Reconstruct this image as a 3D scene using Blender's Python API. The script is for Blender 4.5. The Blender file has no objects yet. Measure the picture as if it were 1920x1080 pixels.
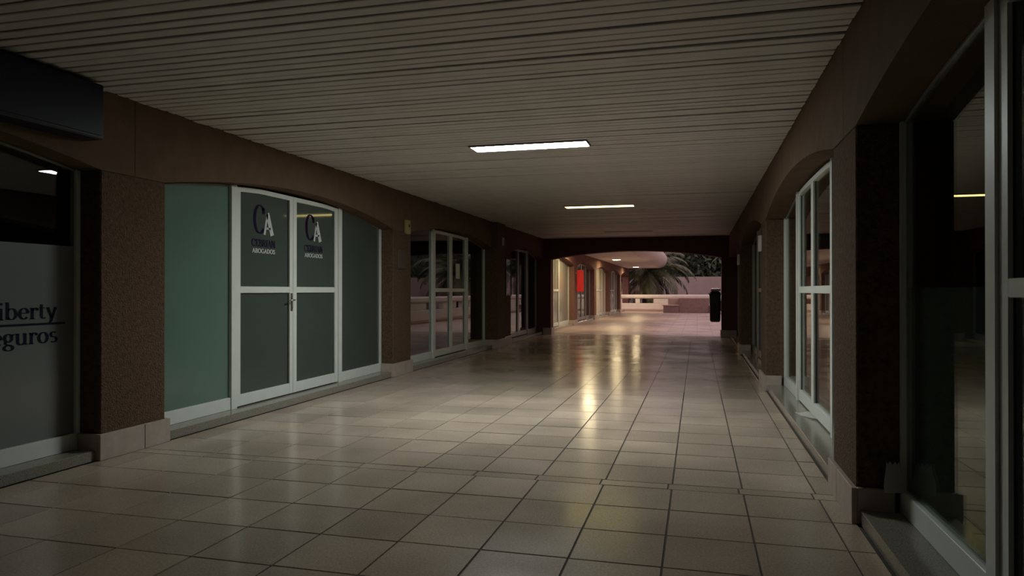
import bpy, bmesh, math, random
from mathutils import Vector, Matrix

random.seed(7)
S = bpy.context.scene
COL = S.collection

# ------------------------------------------------------------------ camera, sky, exposure
F_PX = 1321.0
YAW = math.atan2(347.0, F_PX)          # the lens looks a little to the left of the passage
CAM_Z = 1.30
cam_d = bpy.data.cameras.new('camera')
cam_d.sensor_width = 36.0
cam_d.lens = F_PX / 1920.0 * 36.0
cam_d.clip_start = 0.02
cam_d.clip_end = 400
cam = bpy.data.objects.new('camera', cam_d)
COL.objects.link(cam)
cam.location = (0, 0, CAM_Z)
cam.rotation_euler = (math.radians(90) + math.atan2(5, F_PX), 0, YAW)
S.camera = cam

world = bpy.data.worlds.new('dusk_sky')
S.world = world
world.use_nodes = True
bg = world.node_tree.nodes['Background']
bg.inputs['Color'].default_value = (1.0, 0.74, 0.78, 1)
bg.inputs['Strength'].default_value = 1.12

S.view_settings.view_transform = 'Standard'
S.view_settings.look = 'None'
S.view_settings.gamma = 1.0
S.view_settings.use_curve_mapping = False
S.view_settings.exposure = 0.0

# ------------------------------------------------------------------ main dimensions (metres)
XL, XR = -4.43, 0.864       # wall planes of the passage
HC = 2.84                   # ceiling
T0, PITCH, PW = 4.34, 5.38, 0.68   # first pillar seen, bay pitch, pillar width
SET = 0.22                  # glass set back from the wall plane
SPRING, CROWN = 2.23, 2.45
YB = -2.6                   # back of the passage
YE = 20.5                   # end frame
SILL = 0.08
LAMP_X = (-2.365, -1.095)
LAMPS = [(7.19, 7.47), (12.74, 13.02), (18.3, 18.58)]

# ------------------------------------------------------------------ materials
def new_mat(name):
    m = bpy.data.materials.new(name)
    m.use_nodes = True
    nt = m.node_tree
    return m, nt, nt.nodes['Principled BSDF']

def plain(name, col, rough=0.6, metal=0.0, noise=0.0, scale=8.0, bump=0.0, bscale=60.0, spec=0.5):
    m, nt, b = new_mat(name)
    b.inputs['Roughness'].default_value = rough
    b.inputs['Metallic'].default_value = metal
    b.inputs['Specular IOR Level'].default_value = spec
    b.inputs['Base Color'].default_value = (*col, 1)
    tc = nt.nodes.new('ShaderNodeTexCoord')
    if noise:
        n = nt.nodes.new('ShaderNodeTexNoise')
        n.inputs['Scale'].default_value = scale
        n.inputs['Detail'].default_value = 6
        nt.links.new(tc.outputs['Object'], n.inputs['Vector'])
        r = nt.nodes.new('ShaderNodeValToRGB')
        r.color_ramp.elements[0].position = 0.3
        r.color_ramp.elements[1].position = 0.7
        r.color_ramp.elements[0].color = (*[c * (1 - noise) for c in col], 1)
        r.color_ramp.elements[1].color = (*[min(1, c * (1 + noise)) for c in col], 1)
        nt.links.new(n.outputs['Fac'], r.inputs['Fac'])
        nt.links.new(r.outputs['Color'], b.inputs['Base Color'])
    if bump:
        n2 = nt.nodes.new('ShaderNodeTexNoise')
        n2.inputs['Scale'].default_value = bscale
        n2.inputs['Detail'].default_value = 4
        nt.links.new(tc.outputs['Object'], n2.inputs['Vector'])
        bp = nt.nodes.new('ShaderNodeBump')
        bp.inputs['Strength'].default_value = bump
        bp.inputs['Distance'].default_value = 0.02
        nt.links.new(n2.outputs['Fac'], bp.inputs['Height'])
        nt.links.new(bp.outputs['Normal'], b.inputs['Normal'])
    return m

def emit(name, col, strength):
    m = bpy.data.materials.new(name)
    m.use_nodes = True
    nt = m.node_tree
    nt.nodes.clear()
    e = nt.nodes.new('ShaderNodeEmission')
    e.inputs['Color'].default_value = (*col, 1)
    e.inputs['Strength'].default_value = strength
    o = nt.nodes.new('ShaderNodeOutputMaterial')
    nt.links.new(e.outputs[0], o.inputs['Surface'])
    return m

def thin_glass(name, tint):
    m = bpy.data.materials.new(name)
    m.use_nodes = True
    nt = m.node_tree
    nt.nodes.clear()
    t = nt.nodes.new('ShaderNodeBsdfTransparent')
    t.inputs['Color'].default_value = (*tint, 1)
    g = nt.nodes.new('ShaderNodeBsdfGlossy')
    g.inputs['Roughness'].default_value = 0.0
    g.inputs['Color'].default_value = (0.95, 0.97, 0.95, 1)
    f = nt.nodes.new('ShaderNodeFresnel')
    geo = nt.nodes.new('ShaderNodeNewGeometry')           # same reflectance from both faces of the thin sheet
    mr = nt.nodes.new('ShaderNodeMapRange')
    mr.inputs['To Min'].default_value = 1.52
    mr.inputs['To Max'].default_value = 1 / 1.52
    nt.links.new(geo.outputs['Backfacing'], mr.inputs['Value'])
    nt.links.new(mr.outputs[0], f.inputs['IOR'])
    mx = nt.nodes.new('ShaderNodeMixShader')
    o = nt.nodes.new('ShaderNodeOutputMaterial')
    nt.links.new(f.outputs[0], mx.inputs[0])
    nt.links.new(t.outputs[0], mx.inputs[1])
    nt.links.new(g.outputs[0], mx.inputs[2])
    nt.links.new(mx.outputs[0], o.inputs['Surface'])
    return m

def floor_mat(name, c0, c1, rough0, rough1, tiles=None, per_object=0.12):
    """terrazzo-like polished paving; optional procedural joints for paving too far away to build"""
    m, nt, b = new_mat(name)
    b.inputs['Specular IOR Level'].default_value = 0.36
    L = nt.links.new
    geo = nt.nodes.new('ShaderNodeNewGeometry')
    n = nt.nodes.new('ShaderNodeTexNoise')
    n.inputs['Scale'].default_value = 90
    n.inputs['Detail'].default_value = 3
    L(geo.outputs['Position'], n.inputs['Vector'])
    r = nt.nodes.new('ShaderNodeValToRGB')
    r.color_ramp.elements[0].position = 0.35
    r.color_ramp.elements[1].position = 0.65
    r.color_ramp.elements[0].color = (*c0, 1)
    r.color_ramp.elements[1].color = (*c1, 1)
    L(n.outputs['Fac'], r.inputs['Fac'])
    n2 = nt.nodes.new('ShaderNodeTexNoise')
    n2.inputs['Scale'].default_value = 1.1
    n2.inputs['Detail'].default_value = 5
    L(geo.outputs['Position'], n2.inputs['Vector'])
    mr = nt.nodes.new('ShaderNodeMapRange')
    mr.inputs['From Min'].default_value = 0.3
    mr.inputs['From Max'].default_value = 0.7
    mr.inputs['To Min'].default_value = 0.78
    mr.inputs['To Max'].default_value = 1.1
    L(n2.outputs['Fac'], mr.inputs['Value'])
    info = nt.nodes.new('ShaderNodeObjectInfo')
    m2 = nt.nodes.new('ShaderNodeMapRange')
    m2.inputs['To Min'].default_value = 1 - per_object
    m2.inputs['To Max'].default_value = 1 + per_object
    L(info.outputs['Random'], m2.inputs['Value'])
    mul = nt.nodes.new('ShaderNodeMath')
    mul.operation = 'MULTIPLY'
    L(mr.outputs[0], mul.inputs[0])
    L(m2.outputs[0], mul.inputs[1])
    vm = nt.nodes.new('ShaderNodeVectorMath')
    vm.operation = 'SCALE'
    L(r.outputs['Color'], vm.inputs[0])
    L(mul.outputs[0], vm.inputs['Scale'])
    out = vm.outputs[0]
    if tiles:
        bk = nt.nodes.new('ShaderNodeTexBrick')
        bk.offset = 0.0
        bk.inputs['Scale'].default_value = 1.0
        bk.inputs['Brick Width'].default_value = tiles
        bk.inputs['Row Height'].default_value = tiles
        bk.inputs['Mortar Size'].default_value = 0.008
        bk.inputs['Color1'].default_value = (1, 1, 1, 1)
        bk.inputs['Color2'].default_value = (0.9, 0.88, 0.88, 1)
        bk.inputs['Mortar'].default_value = (0.45, 0.4, 0.4, 1)
        L(geo.outputs['Position'], bk.inputs['Vector'])
        mx = nt.nodes.new('ShaderNodeVectorMath')
        mx.operation = 'MULTIPLY'
        L(out, mx.inputs[0])
        L(bk.outputs['Color'], mx.inputs[1])
        out = mx.outputs[0]
    L(out, b.inputs['Base Color'])
    m3 = nt.nodes.new('ShaderNodeMapRange')
    m3.inputs['From Min'].default_value = 0.35
    m3.inputs['From Max'].default_value = 0.65
    m3.inputs['To Min'].default_value = rough0
    m3.inputs['To Max'].default_value = rough1
    L(n2.outputs['Fac'], m3.inputs['Value'])
    L(m3.outputs[0], b.inputs['Roughness'])
    n4 = nt.nodes.new('ShaderNodeTexNoise')
    n4.inputs['Scale'].default_value = 5
    n4.inputs['Detail'].default_value = 2
    L(geo.outputs['Position'], n4.inputs['Vector'])
    bp = nt.nodes.new('ShaderNodeBump')
    bp.inputs['Strength'].default_value = 0.03
    bp.inputs['Distance'].default_value = 0.01
    L(n4.outputs['Fac'], bp.inputs['Height'])
    L(bp.outputs['Normal'], b.inputs['Normal'])
    return m

M = {}
M['plaster'] = plain('rough brown plaster', (0.115, 0.072, 0.045), 0.9, noise=0.28, scale=30, bump=0.9, bscale=70, spec=0.2)
M['fascia'] = plain('smooth brown plaster', (0.125, 0.08, 0.05), 0.85, noise=0.12, scale=6, bump=0.3, bscale=50, spec=0.2)
M['plaster_red'] = plain('red brown plaster', (0.115, 0.052, 0.042), 0.9, noise=0.2, scale=30, bump=0.6, bscale=70, spec=0.2)
M['plaster_pink_lit'] = plain('pink-lit brown plaster', (0.19, 0.10, 0.078), 0.9, noise=0.15, scale=20, bump=0.5, bscale=70, spec=0.2)  # lighter, rosier plaster copy: the plaza's pink light is put into the colour
M['stone'] = plain('pale base stone', (0.40, 0.33, 0.28), 0.45, noise=0.1, scale=12)
M['granite'] = plain('grey speckled granite', (0.22, 0.20, 0.165), 0.16, noise=0.45, scale=160)
M['tile'] = floor_mat('polished terrazzo tile', (0.40, 0.315, 0.24), (0.52, 0.42, 0.33), 0.15, 0.22)
M['mortar'] = plain('dark mortar', (0.055, 0.042, 0.032), 0.9, noise=0.2)
M['paving'] = floor_mat('plaza paving', (0.36, 0.27, 0.24), (0.46, 0.36, 0.33), 0.28, 0.42, tiles=0.447)
M['slat'] = plain('beige ceiling slat', (0.61, 0.585, 0.55), 0.45, noise=0.06, scale=3)
M['void'] = plain('dark void above slats', (0.016, 0.012, 0.009), 0.95)
M['alu'] = plain('white lacquered aluminium', (0.62, 0.65, 0.60), 0.35, noise=0.03)
M['alu_grey'] = plain('grey aluminium', (0.30, 0.29, 0.28), 0.35, metal=0.3)
M['gasket'] = plain('black rubber gasket', (0.012, 0.012, 0.012), 0.6)
M['glass'] = thin_glass('clear shop glass', (0.80, 0.84, 0.80))
M['film_green'] = plain('green frosted film on glass', (0.115, 0.185, 0.145), 0.06, noise=0.04, scale=2)
M['film_dark'] = plain('dark grey green film on glass', (0.062, 0.078, 0.066), 0.05, noise=0.04, scale=2)
M['film_grey'] = plain('grey frosted film', (0.16, 0.175, 0.165), 0.2)
M['film_pale'] = plain('pale grey green film', (0.26, 0.265, 0.22), 0.12)
M['film_cream'] = plain('cream frosted film', (0.62, 0.58, 0.42), 0.25)
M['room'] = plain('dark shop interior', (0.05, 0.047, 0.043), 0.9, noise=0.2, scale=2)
M['navy'] = plain('dark navy sign face', (0.004, 0.006, 0.014), 0.45, spec=0.25)
M['navy_edge'] = plain('navy sign frame', (0.005, 0.006, 0.018), 0.4, spec=0.25)
M['ink_blue'] = plain('dark blue vinyl', (0.004, 0.006, 0.018), 0.6, spec=0.1)
M['ink_purple'] = plain('dark purple vinyl', (0.012, 0.004, 0.026), 0.6, spec=0.1)
M['ink_white'] = plain('white vinyl', (0.48, 0.5, 0.48), 0.5)
M['steel'] = plain('brushed steel', (0.35, 0.34, 0.32), 0.35, metal=0.9)
M['black'] = plain('black plastic', (0.008, 0.008, 0.009), 0.55)
M['pale_metal'] = plain('pale metal', (0.62, 0.58, 0.56), 0.35, metal=0.2)
M['yellow'] = plain('yellowed plastic', (0.30, 0.25, 0.09), 0.5)
M['plaque'] = plain('dull brown plaque', (0.085, 0.06, 0.05), 0.6)
M['paper'] = plain('white paper', (0.72, 0.72, 0.68), 0.8, noise=0.04)
M['paper_grey'] = plain('greyish card', (0.42, 0.38, 0.35), 0.8)
M['red'] = plain('red enamel sign', (0.62, 0.018, 0.022), 0.4)
M['render'] = plain('white render', (0.66, 0.60, 0.58), 0.85, noise=0.06, scale=3, bump=0.2)
M['canopy'] = plain('off-white canopy plaster', (0.60, 0.52, 0.48), 0.8, noise=0.04, scale=2)
M['terracotta'] = plain('terracotta tile', (0.23, 0.145, 0.13), 0.7, noise=0.15, scale=6)
M['terracotta_pale'] = plain('pale terracotta cap', (0.40, 0.28, 0.25), 0.7)
M['garden_wall'] = plain('grey pink garden wall', (0.34, 0.275, 0.26), 0.9, noise=0.08, scale=2)
M['earth'] = plain('dark earth', (0.05, 0.04, 0.03), 0.95, noise=0.3)
M['bark'] = plain('palm bark', (0.055, 0.038, 0.028), 0.9, noise=0.4, scale=20, bump=0.8, bscale=25)
M['frond'] = plain('palm frond green', (0.06, 0.068, 0.025), 0.5, noise=0.25, scale=4)
M['dry_frond'] = plain('dry palm frond', (0.10, 0.07, 0.04), 0.7, noise=0.25, scale=4)
M['leaf'] = plain('dark leaf', (0.035, 0.055, 0.03), 0.6, noise=0.4, scale=3)
M['leaf_b'] = plain('olive leaf', (0.05, 0.06, 0.03), 0.6, noise=0.4, scale=3)
M['curtain'] = plain('grey curtain', (0.16, 0.155, 0.14), 0.9)
M['lamp_on'] = emit('cool white tube light', (0.93, 1.0, 0.99), 100.0)
M['lamp_warm'] = emit('yellowish tube light', (1.0, 0.83, 0.30), 5.5)
M['lamp_off'] = plain('unlit lamp diffuser', (0.34, 0.30, 0.26), 0.4)
M['downlight'] = emit('warm white downlight', (1.0, 0.80, 0.45), 190.0)

# ------------------------------------------------------------------ mesh helpers
def box(bm, x0, x1, y0, y1, z0, z1):
    vs = [bm.verts.new((x, y, z)) for z in (z0, z1) for y in (y0, y1) for x in (x0, x1)]
    for f in ((0, 2, 3, 1), (4, 5, 7, 6), (0, 1, 5, 4), (2, 6, 7, 3), (0, 4, 6, 2), (1, 3, 7, 5)):
        bm.faces.new([vs[i] for i in f])
    return vs

def strip_prism(bm, lo, hi, axis_pts):
    """solid between curve lo and curve hi (lists of (a, z)); axis_pts(a, z, k) -> 3D point for k = 0 / 1"""
    n = len(lo)
    V = [[[bm.verts.new(axis_pts(a, z, k)) for (a, z) in c] for c in (lo, hi)] for k in (0, 1)]
    for i in range(n - 1):
        for k in (0, 1):
            bm.faces.new((V[k][0][i], V[k][0][i + 1], V[k][1][i + 1], V[k][1][i]))
        for c in (0, 1):
            bm.faces.new((V[0][c][i], V[0][c][i + 1], V[1][c][i + 1], V[1][c][i]))
    for i in (0, n - 1):
        bm.faces.new((V[0][0][i], V[0][1][i], V[1][1][i], V[1][0][i]))

def tube(bm, pts, radii, n=8, cap=True):
    rings = []
    for i, p in enumerate(pts):
        p = Vector(p)
        d = (Vector(pts[min(i + 1, len(pts) - 1)]) - Vector(pts[max(i - 1, 0)])).normalized()
        a = d.cross(Vector((0.31, 0.17, 0.93)) if abs(d.z) < 0.9 else Vector((1, 0, 0))).normalized()
        b2 = d.cross(a)
        rings.append([bm.verts.new(p + radii[i] * (math.cos(2 * math.pi * k / n) * a + math.sin(2 * math.pi * k / n) * b2)) for k in range(n)])
    for r0, r1 in zip(rings, rings[1:]):
        for k in range(n):
            bm.faces.new((r0[k], r0[(k + 1) % n], r1[(k + 1) % n], r1[k]))
    if cap:
        bm.faces.new(rings[0])
        bm.faces.new(rings[-1])

def to_mesh(name, bm, mat, bevel=0.0, smooth=False):
    bmesh.ops.recalc_face_normals(bm, faces=bm.faces[:])
    if bevel:
        bmesh.ops.bevel(bm, geom=bm.edges[:], offset=bevel, segments=1, affect='EDGES')
    me = bpy.data.meshes.new(name)
    bm.to_mesh(me)
    bm.free()
    me.materials.append(M[mat] if isinstance(mat, str) else mat)
    if smooth:
        for p in me.polygons:
            p.use_smooth = True
    return me

def link(name, me, parent=None, loc=None):
    o = bpy.data.objects.new(name, me)
    COL.objects.link(o)
    if parent is not None:
        o.parent = parent
    if loc is not None:
        o.location = loc
    return o

def obj(name, bm, mat, parent=None, bevel=0.0, smooth=False):
    return link(name, to_mesh(name, bm, mat, bevel, smooth), parent)

def tag(o, label=None, cat=None, group=None, kind=None):
    if label: o['label'] = label
    if cat: o['category'] = cat
    if group: o['group'] = group
    if kind: o['kind'] = kind
    return o

def empty(name, loc=(0, 0, 0), **kw):
    o = bpy.data.objects.new(name, None)
    COL.objects.link(o)
    o.location = loc
    o.empty_display_size = 0.1
    return tag(o, **kw)

def boxo(name, mat, parent, x0, x1, y0, y1, z0, z1, bevel=0.0):
    """box part; its coordinates are in the parent's frame"""
    bm = bmesh.new()
    box(bm, x0, x1, y0, y1, z0, z1)
    return obj(name, bm, mat, parent, bevel)

# ------------------------------------------------------------------ floor
COLX = [-0.161 + 0.447 * k for k in range(-9, 3)]          # joints along the passage
edges_x = [XL] + COLX + [XR]
STRIP0, STRIP1 = 4.73, 4.86
rows = []
t = STRIP0
while t - 0.447 > YB:
    rows.append((t - 0.447, t))
    t -= 0.447
rows.append((YB, t))
t = STRIP1
while t + 0.443 < YE + 0.4:
    rows.append((t, t + 0.443))
    t += 0.443
rows.append((t, YE + 0.4))
rows.sort()

floor = empty('floor', label='beige polished tile floor of the covered passage', cat='floor', kind='structure')
boxo('bed', 'mortar', floor, -8.0, 4.6, YB, YE + 0.4, -0.25, -0.006)
tile_mesh = {}
def tile(x0, x1, y0, y1):
    w, d = round(x1 - x0, 3), round(y1 - y0, 3)
    if (w, d) not in tile_mesh:
        bm = bmesh.new()
        g = 0.0028
        vs = box(bm, -w / 2 + g, w / 2 - g, -d / 2 + g, d / 2 - g, -0.012, 0.0)
        for v in vs[4:]:
            v.co.x *= 1 - 0.006 / w
            v.co.y *= 1 - 0.006 / d
        tile_mesh[(w, d)] = to_mesh('floor_tile', bm, 'tile')
    o = link('floor_tile', tile_mesh[(w, d)], floor, ((x0 + x1) / 2, (y0 + y1) / 2, random.uniform(-0.0016, 0)))
    o.rotation_euler = (random.gauss(0, 0.0011), random.gauss(0, 0.0011), random.gauss(0, 0.0012))
bm = bmesh.new()
for (a, b) in rows:
    for x0, x1 in zip(edges_x, edges_x[1:]):
        if 1.9 < (a + b) / 2 < 9.2:
            tile(x0, x1, a, b)
        else:
            g = 0.0028
            vs = box(bm, x0 + g, x1 - g, a + g, b - g, -0.012, 0)
            e = random.uniform(-0.0015, 0)
            for v in vs[4:]:
                v.co.z = e + random.uniform(-0.0004, 0.0004)
rest = obj('floor_tiles', bm, 'tile', floor)
tag(rest, kind='stuff')
x = XL                                                        # narrow strip course
off = 0.22
while x < XR:
    x1 = min(x + (off if x == XL else 0.447), XR)
    tile(x, x1, STRIP0, STRIP1)
    x = x1

# ------------------------------------------------------------------ ceiling of slats
ceiling = empty('ceiling', label='beige slatted ceiling of the covered passage', cat='ceiling', kind='structure')
boxo('ceiling_backing', 'void', ceiling, -8.0, 4.6, YB, YE + 0.4, HC + 0.14, HC + 0.34)
slat_cache = {}
def slat(x0, x1, yc, w):
    k = round(x1 - x0, 3)
    if k not in slat_cache:
        bm = bmesh.new()
        L2 = k / 2
        prof = [(-w / 2, 0.016), (-w / 2, 0.004), (-w / 2 + 0.006, 0.0), (w / 2 - 0.006, 0.0), (w / 2, 0.004), (w / 2, 0.016)]
        A = [bm.verts.new((-L2, y, z)) for y, z in prof]
        B = [bm.verts.new((L2, y, z)) for y, z in prof]
        for i in range(6):
            j = (i + 1) % 6
            bm.faces.new((A[i], A[j], B[j], B[i]))
        bm.faces.new(A)
        bm.faces.new(B)
        slat_cache[k] = to_mesh('slat', bm, 'slat')
    o = link('slat', slat_cache[k], ceiling, ((x0 + x1) / 2, yc + random.gauss(0, 0.0015), HC + random.uniform(0, 0.004)))
    if random.random() < 0.14:
        o.location.z += random.uniform(0.002, 0.006)
    o.rotation_euler = (random.gauss(0, 0.025), random.gauss(0, 0.0011), random.gauss(0, 0.0012))
y = YB + 0.06
while y < YE - 0.03:
    hit = [l for l in LAMPS if l[0] - 0.047 < y < l[1] + 0.047]
    if hit:
        slat(XL + 0.004, LAMP_X[0] - 0.012, y, 0.087)
        slat(LAMP_X[1] + 0.012, XR - 0.004, y, 0.087)
    else:
        slat(XL + 0.004, XR - 0.004, y, 0.087)
    y += 0.107

def tube_lamp(y0, y1, mat, label, on):
    r = empty('ceiling_lamp', ((LAMP_X[0] + LAMP_X[1]) / 2, (y0 + y1) / 2, HC), label=label, cat='ceiling lamp', group='recessed ceiling lamps')
    w, d = (LAMP_X[1] - LAMP_X[0]) / 2, (y1 - y0) / 2
    bm = bmesh.new()
    for a in ((-w, w, -d, -d + 0.012), (-w, w, d - 0.012, d), (-w, -w + 0.012, -d + 0.012, d - 0.012), (w - 0.012, w, -d + 0.012, d - 0.012)):
        box(bm, *a, -0.004, 0.06)
    obj('lamp_frame', bm, 'alu_grey', r)
    bm = bmesh.new()
    box(bm, -w + 0.012, w - 0.012, -d + 0.012, d - 0.012, -0.003 if on else 0.006, 0.045)
    obj('diffuser', bm, mat, r, bevel=0.0015)
    boxo('housing', 'void', r, -w + 0.014, w - 0.014, -d + 0.014, d - 0.014, 0.046, 0.11)
tube_lamp(*LAMPS[0], 'lamp_on', 'bright cool white recessed ceiling lamp nearest the viewer', True)
tube_lamp(*LAMPS[1], 'lamp_warm', 'dim yellow recessed ceiling lamp halfway down the passage', True)
tube_lamp(*LAMPS[2], 'lamp_off', 'unlit recessed ceiling lamp just before the end arch', False)

# ------------------------------------------------------------------ side walls: pillars, arched beams, sills, stone bases
wall = {-1: empty('wall_left', label='brown plastered wall of pillars and arches on the left', cat='wall', kind='structure'),
        1: empty('wall_right', label='brown plastered wall of pillars and arches on the right', cat='wall', kind='structure')}
base = {-1: empty('baseboard_left', label='pale stone skirting around the left pillars', cat='baseboard', kind='structure'),
        1: empty('baseboard_right', label='pale stone skirting around the right pillars', cat='baseboard', kind='structure')}
XW = {-1: XL, 1: XR}
DEPTH = 0.40

def arch_z(s, w, spring=SPRING, crown=CROWN):
    """height of a flat segmental arch of span w at s from its left springing"""
    rise = crown - spring
    R = (w * w / 4 + rise * rise) / (2 * rise)
    d = s - w / 2
    return spring + math.sqrt(max(0, R * R - d * d)) - (R - rise)

def pillar(sd, t0, t1, out=0.0, top=SPRING):
    xw = XW[sd]
    a, b = xw - sd * out, xw + sd * DEPTH
    boxo('pillar', 'plaster_pink_lit' if t0 > 20.6 else 'plaster', wall[sd], min(a, b), max(a, b), t0, t1, 0, top, bevel=0.008)
    p, h = 0.03, 0.20
    # front stones (two), and a stone on each reveal
    f0, f1 = sorted((a - sd * p, a - sd * 0.0005))
    mid = t0 + (t1 - t0) * 0.62
    for (u, v) in ((t0 - p, mid - 0.002), (mid + 0.002, t1 + p)):
        boxo('base_stone', 'stone', base[sd], f0, f1, u, v, 0, h, bevel=0.003)
    g0, g1 = sorted((a, xw + sd * (SET - 0.03)))
    for (u, v) in ((t0 - p, t0 - 0.0005), (t1 + 0.0005, t1 + p)):
        boxo('base_stone', 'stone', base[sd], g0, g1, u, v, 0, h, bevel=0.003)

def beam(sd, ta, tb, o0, o1, top=HC + 0.12, spring=SPRING, crown=CROWN):
    """arched beam from ta to tb with the opening o0..o1"""
    xw = XW[sd]
    n = 28
    lo = [(ta, spring)] + [(o0 + (o1 - o0) * i / n, arch_z((o1 - o0) * i / n, o1 - o0, spring, crown)) for i in range(n + 1)] + [(tb, spring)]
    hi = [(a, top) for a, z in lo]
    bm = bmesh.new()
    strip_prism(bm, lo, hi, lambda a, z, k: (xw + sd * (0 if k == 0 else DEPTH), a, z))
    obj('arch_beam', bm, 'plaster_red' if 15 < ta < 20.6 else 'plaster_pink_lit' if ta > 20.6 else 'fascia', wall[sd])

def sill(sd, o0, o1):
    xw = XW[sd]
    a, b = sorted((xw - sd * -0.012, xw + sd * (DEPTH)))
    boxo('door_sill', 'granite', wall[sd], a, b, o0 + 0.031, o1 - 0.031, 0, SILL, bevel=0.004)

# ------------------------------------------------------------------ shop fronts
NW = [0]
ND = [0]
def lx(sd, d):
    return XW[sd] + sd * (d + (0.03 if sd > 0 else 0.0))     # the right-hand fronts sit a little deeper

def panel(name, parent, sd, t0, t1, d0, d1, z0, topf, mat, n=8):
    """upright sheet between t0 and t1 whose top follows topf"""
    lo = [(t0 + (t1 - t0) * i / n, z0) for i in range(n + 1)]
    hi = [(a, topf(a)) for a, z in lo]
    bm = bmesh.new()
    strip_prism(bm, lo, hi, lambda a, z, k: (lx(sd, d0 if k == 0 else d1), a, z))
    return obj(name, bm, mat, parent)

def bar(name, parent, sd, t0, t1, d0, d1, z0, z1, mat, bevel=0.003):
    a, b = sorted((lx(sd, d0), lx(sd, d1)))
    return boxo(name, mat, parent, a, b, t0, t1, z0, z1, bevel)

def toprail(parent, sd, t0, t1, d0, d1, topf, h, mat):
    n = 10
    lo = [(t0 + (t1 - t0) * i / n, topf(t0 + (t1 - t0) * i / n) - h) for i in range(n + 1)]
    hi = [(a, z + h) for a, z in lo]
    bm = bmesh.new()
    strip_prism(bm, lo, hi, lambda a, z, k: (lx(sd, d0 if k == 0 else d1), a, z))
    return obj('top_rail', bm, mat, parent)

def fixed_window(sd, o0, o1, t0, t1, mat, pane, side, where, film=None):
    """a fixed light between t0 and t1; side = which end has the jamb frame"""
    NW[0] += 1
    w = empty('window_%d' % NW[0], label='fixed shop window %s' % where, cat='window', kind='structure')
    topf = lambda a: min(arch_z(a - o0, o1 - o0) - 0.006, 2.42)
    d0, d1 = SET - 0.03, SET + 0.03
    if side == 'a':
        j0, j1, pt = t0, t0 + 0.035, (t1 - 0.09, t1)
    else:
        j0, j1, pt = t1 - 0.035, t1, (t0, t0 + 0.09)
    panel('jamb_frame', w, sd, j0, j1, d0, d1, SILL, topf, mat, 1)
    panel('post', w, sd, pt[0], pt[1], d0 - 0.01, d1 + 0.01, SILL, topf, mat, 1)
    i0, i1 = (j1, pt[0]) if side == 'a' else (pt[1], j0)
    bar('bottom_rail', w, sd, i0, i1, d0, d1, SILL, SILL + 0.125, mat)
    toprail(w, sd, i0, i1, d0 + 0.015, d1 - 0.015, topf, 0.012, 'alu_grey')
    p = panel('pane', w, sd, i0, i1, SET - 0.004, SET + 0.004, SILL + 0.125, lambda a: topf(a) - 0.012, pane)
    return w, p, (i0, i1)

def door_leaf(sd, o0, o1, t0, t1, mat, panes, hinge, where, mid=(1.275, 1.345), handle=True):
    ND[0] += 1
    w = empty('door_%d' % ND[0], label='glazed shop door leaf %s' % where, cat='door', kind='structure')
    topf = lambda a: min(arch_z(a - o0, o1 - o0) - 0.02, 2.41)
    d0, d1 = SET - 0.025, SET + 0.025
    sw = 0.075
    z0 = SILL + 0.012
    panel('stile', w, sd, t0 + 0.003, t0 + sw, d0, d1, z0, topf, mat, 1)
    panel('stile', w, sd, t1 - sw, t1 - 0.003, d0, d1, z0, topf, mat, 1)
    bar('bottom_rail', w, sd, t0 + sw, t1 - sw, d0, d1, z0, z0 + 0.12, mat)
    if mid:
        bar('middle_rail', w, sd, t0 + sw, t1 - sw, d0, d1, mid[0], mid[1], mat)
    toprail(w, sd, t0 + sw, t1 - sw, d0, d1, topf, 0.05, mat)
    g = SET + 0.002
    out = []
    if mid:
        out.append(panel('pane', w, sd, t0 + sw, t1 - sw, g - 0.004, g + 0.004, z0 + 0.12, lambda a: mid[0], panes[0], 1))
        out.append(panel('pane', w, sd, t0 + sw, t1 - sw, g - 0.004, g + 0.004, mid[1], lambda a: topf(a) - 0.05, panes[1]))
    else:
        out.append(panel('pane', w, sd, t0 + sw, t1 - sw, g - 0.004, g + 0.004, z0 + 0.12, lambda a: topf(a) - 0.05, panes[0]))
    # thin black gaskets along the glass edges
    for (a, b) in ((t0 + sw, t0 + sw + 0.008), (t1 - sw - 0.008, t1 - sw)):
        bar('gasket', w, sd, a, b, g - 0.010, g - 0.0045, z0 + 0.121, min(topf(a), topf(b)) - 0.051, 'gasket', 0)
    if handle:
        hx = t1 - 0.038 if hinge == 'a' else t0 + 0.038
        b = bar('lock_plate', w, sd, hx - 0.02, hx + 0.02, d0 - 0.006, d0 - 0.0005, 1.06, 1.27, 'steel', 0.002)
        bm = bmesh.new()
        xx = lx(sd, d0 - 0.006)
        dirx = -sd
        sgn = -1 if hinge == 'a' else 1
        tube(bm, [(xx, hx, 1.19), (xx + dirx * 0.045, hx, 1.19), (xx + dirx * 0.05, hx + sgn * 0.02, 1.19), (xx + dirx * 0.05, hx + sgn * 0.11, 1.185)], [0.01, 0.01, 0.01, 0.009], 8)
        obj('lever', bm, 'steel', b, smooth=True)
        bm = bmesh.new()
        tube(bm, [(xx, hx, 1.10), (xx + dirx * 0.012, hx, 1.10)], [0.013, 0.013], 10)
        obj('lock_cylinder', bm, 'steel', b)
    return w, out

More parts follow.
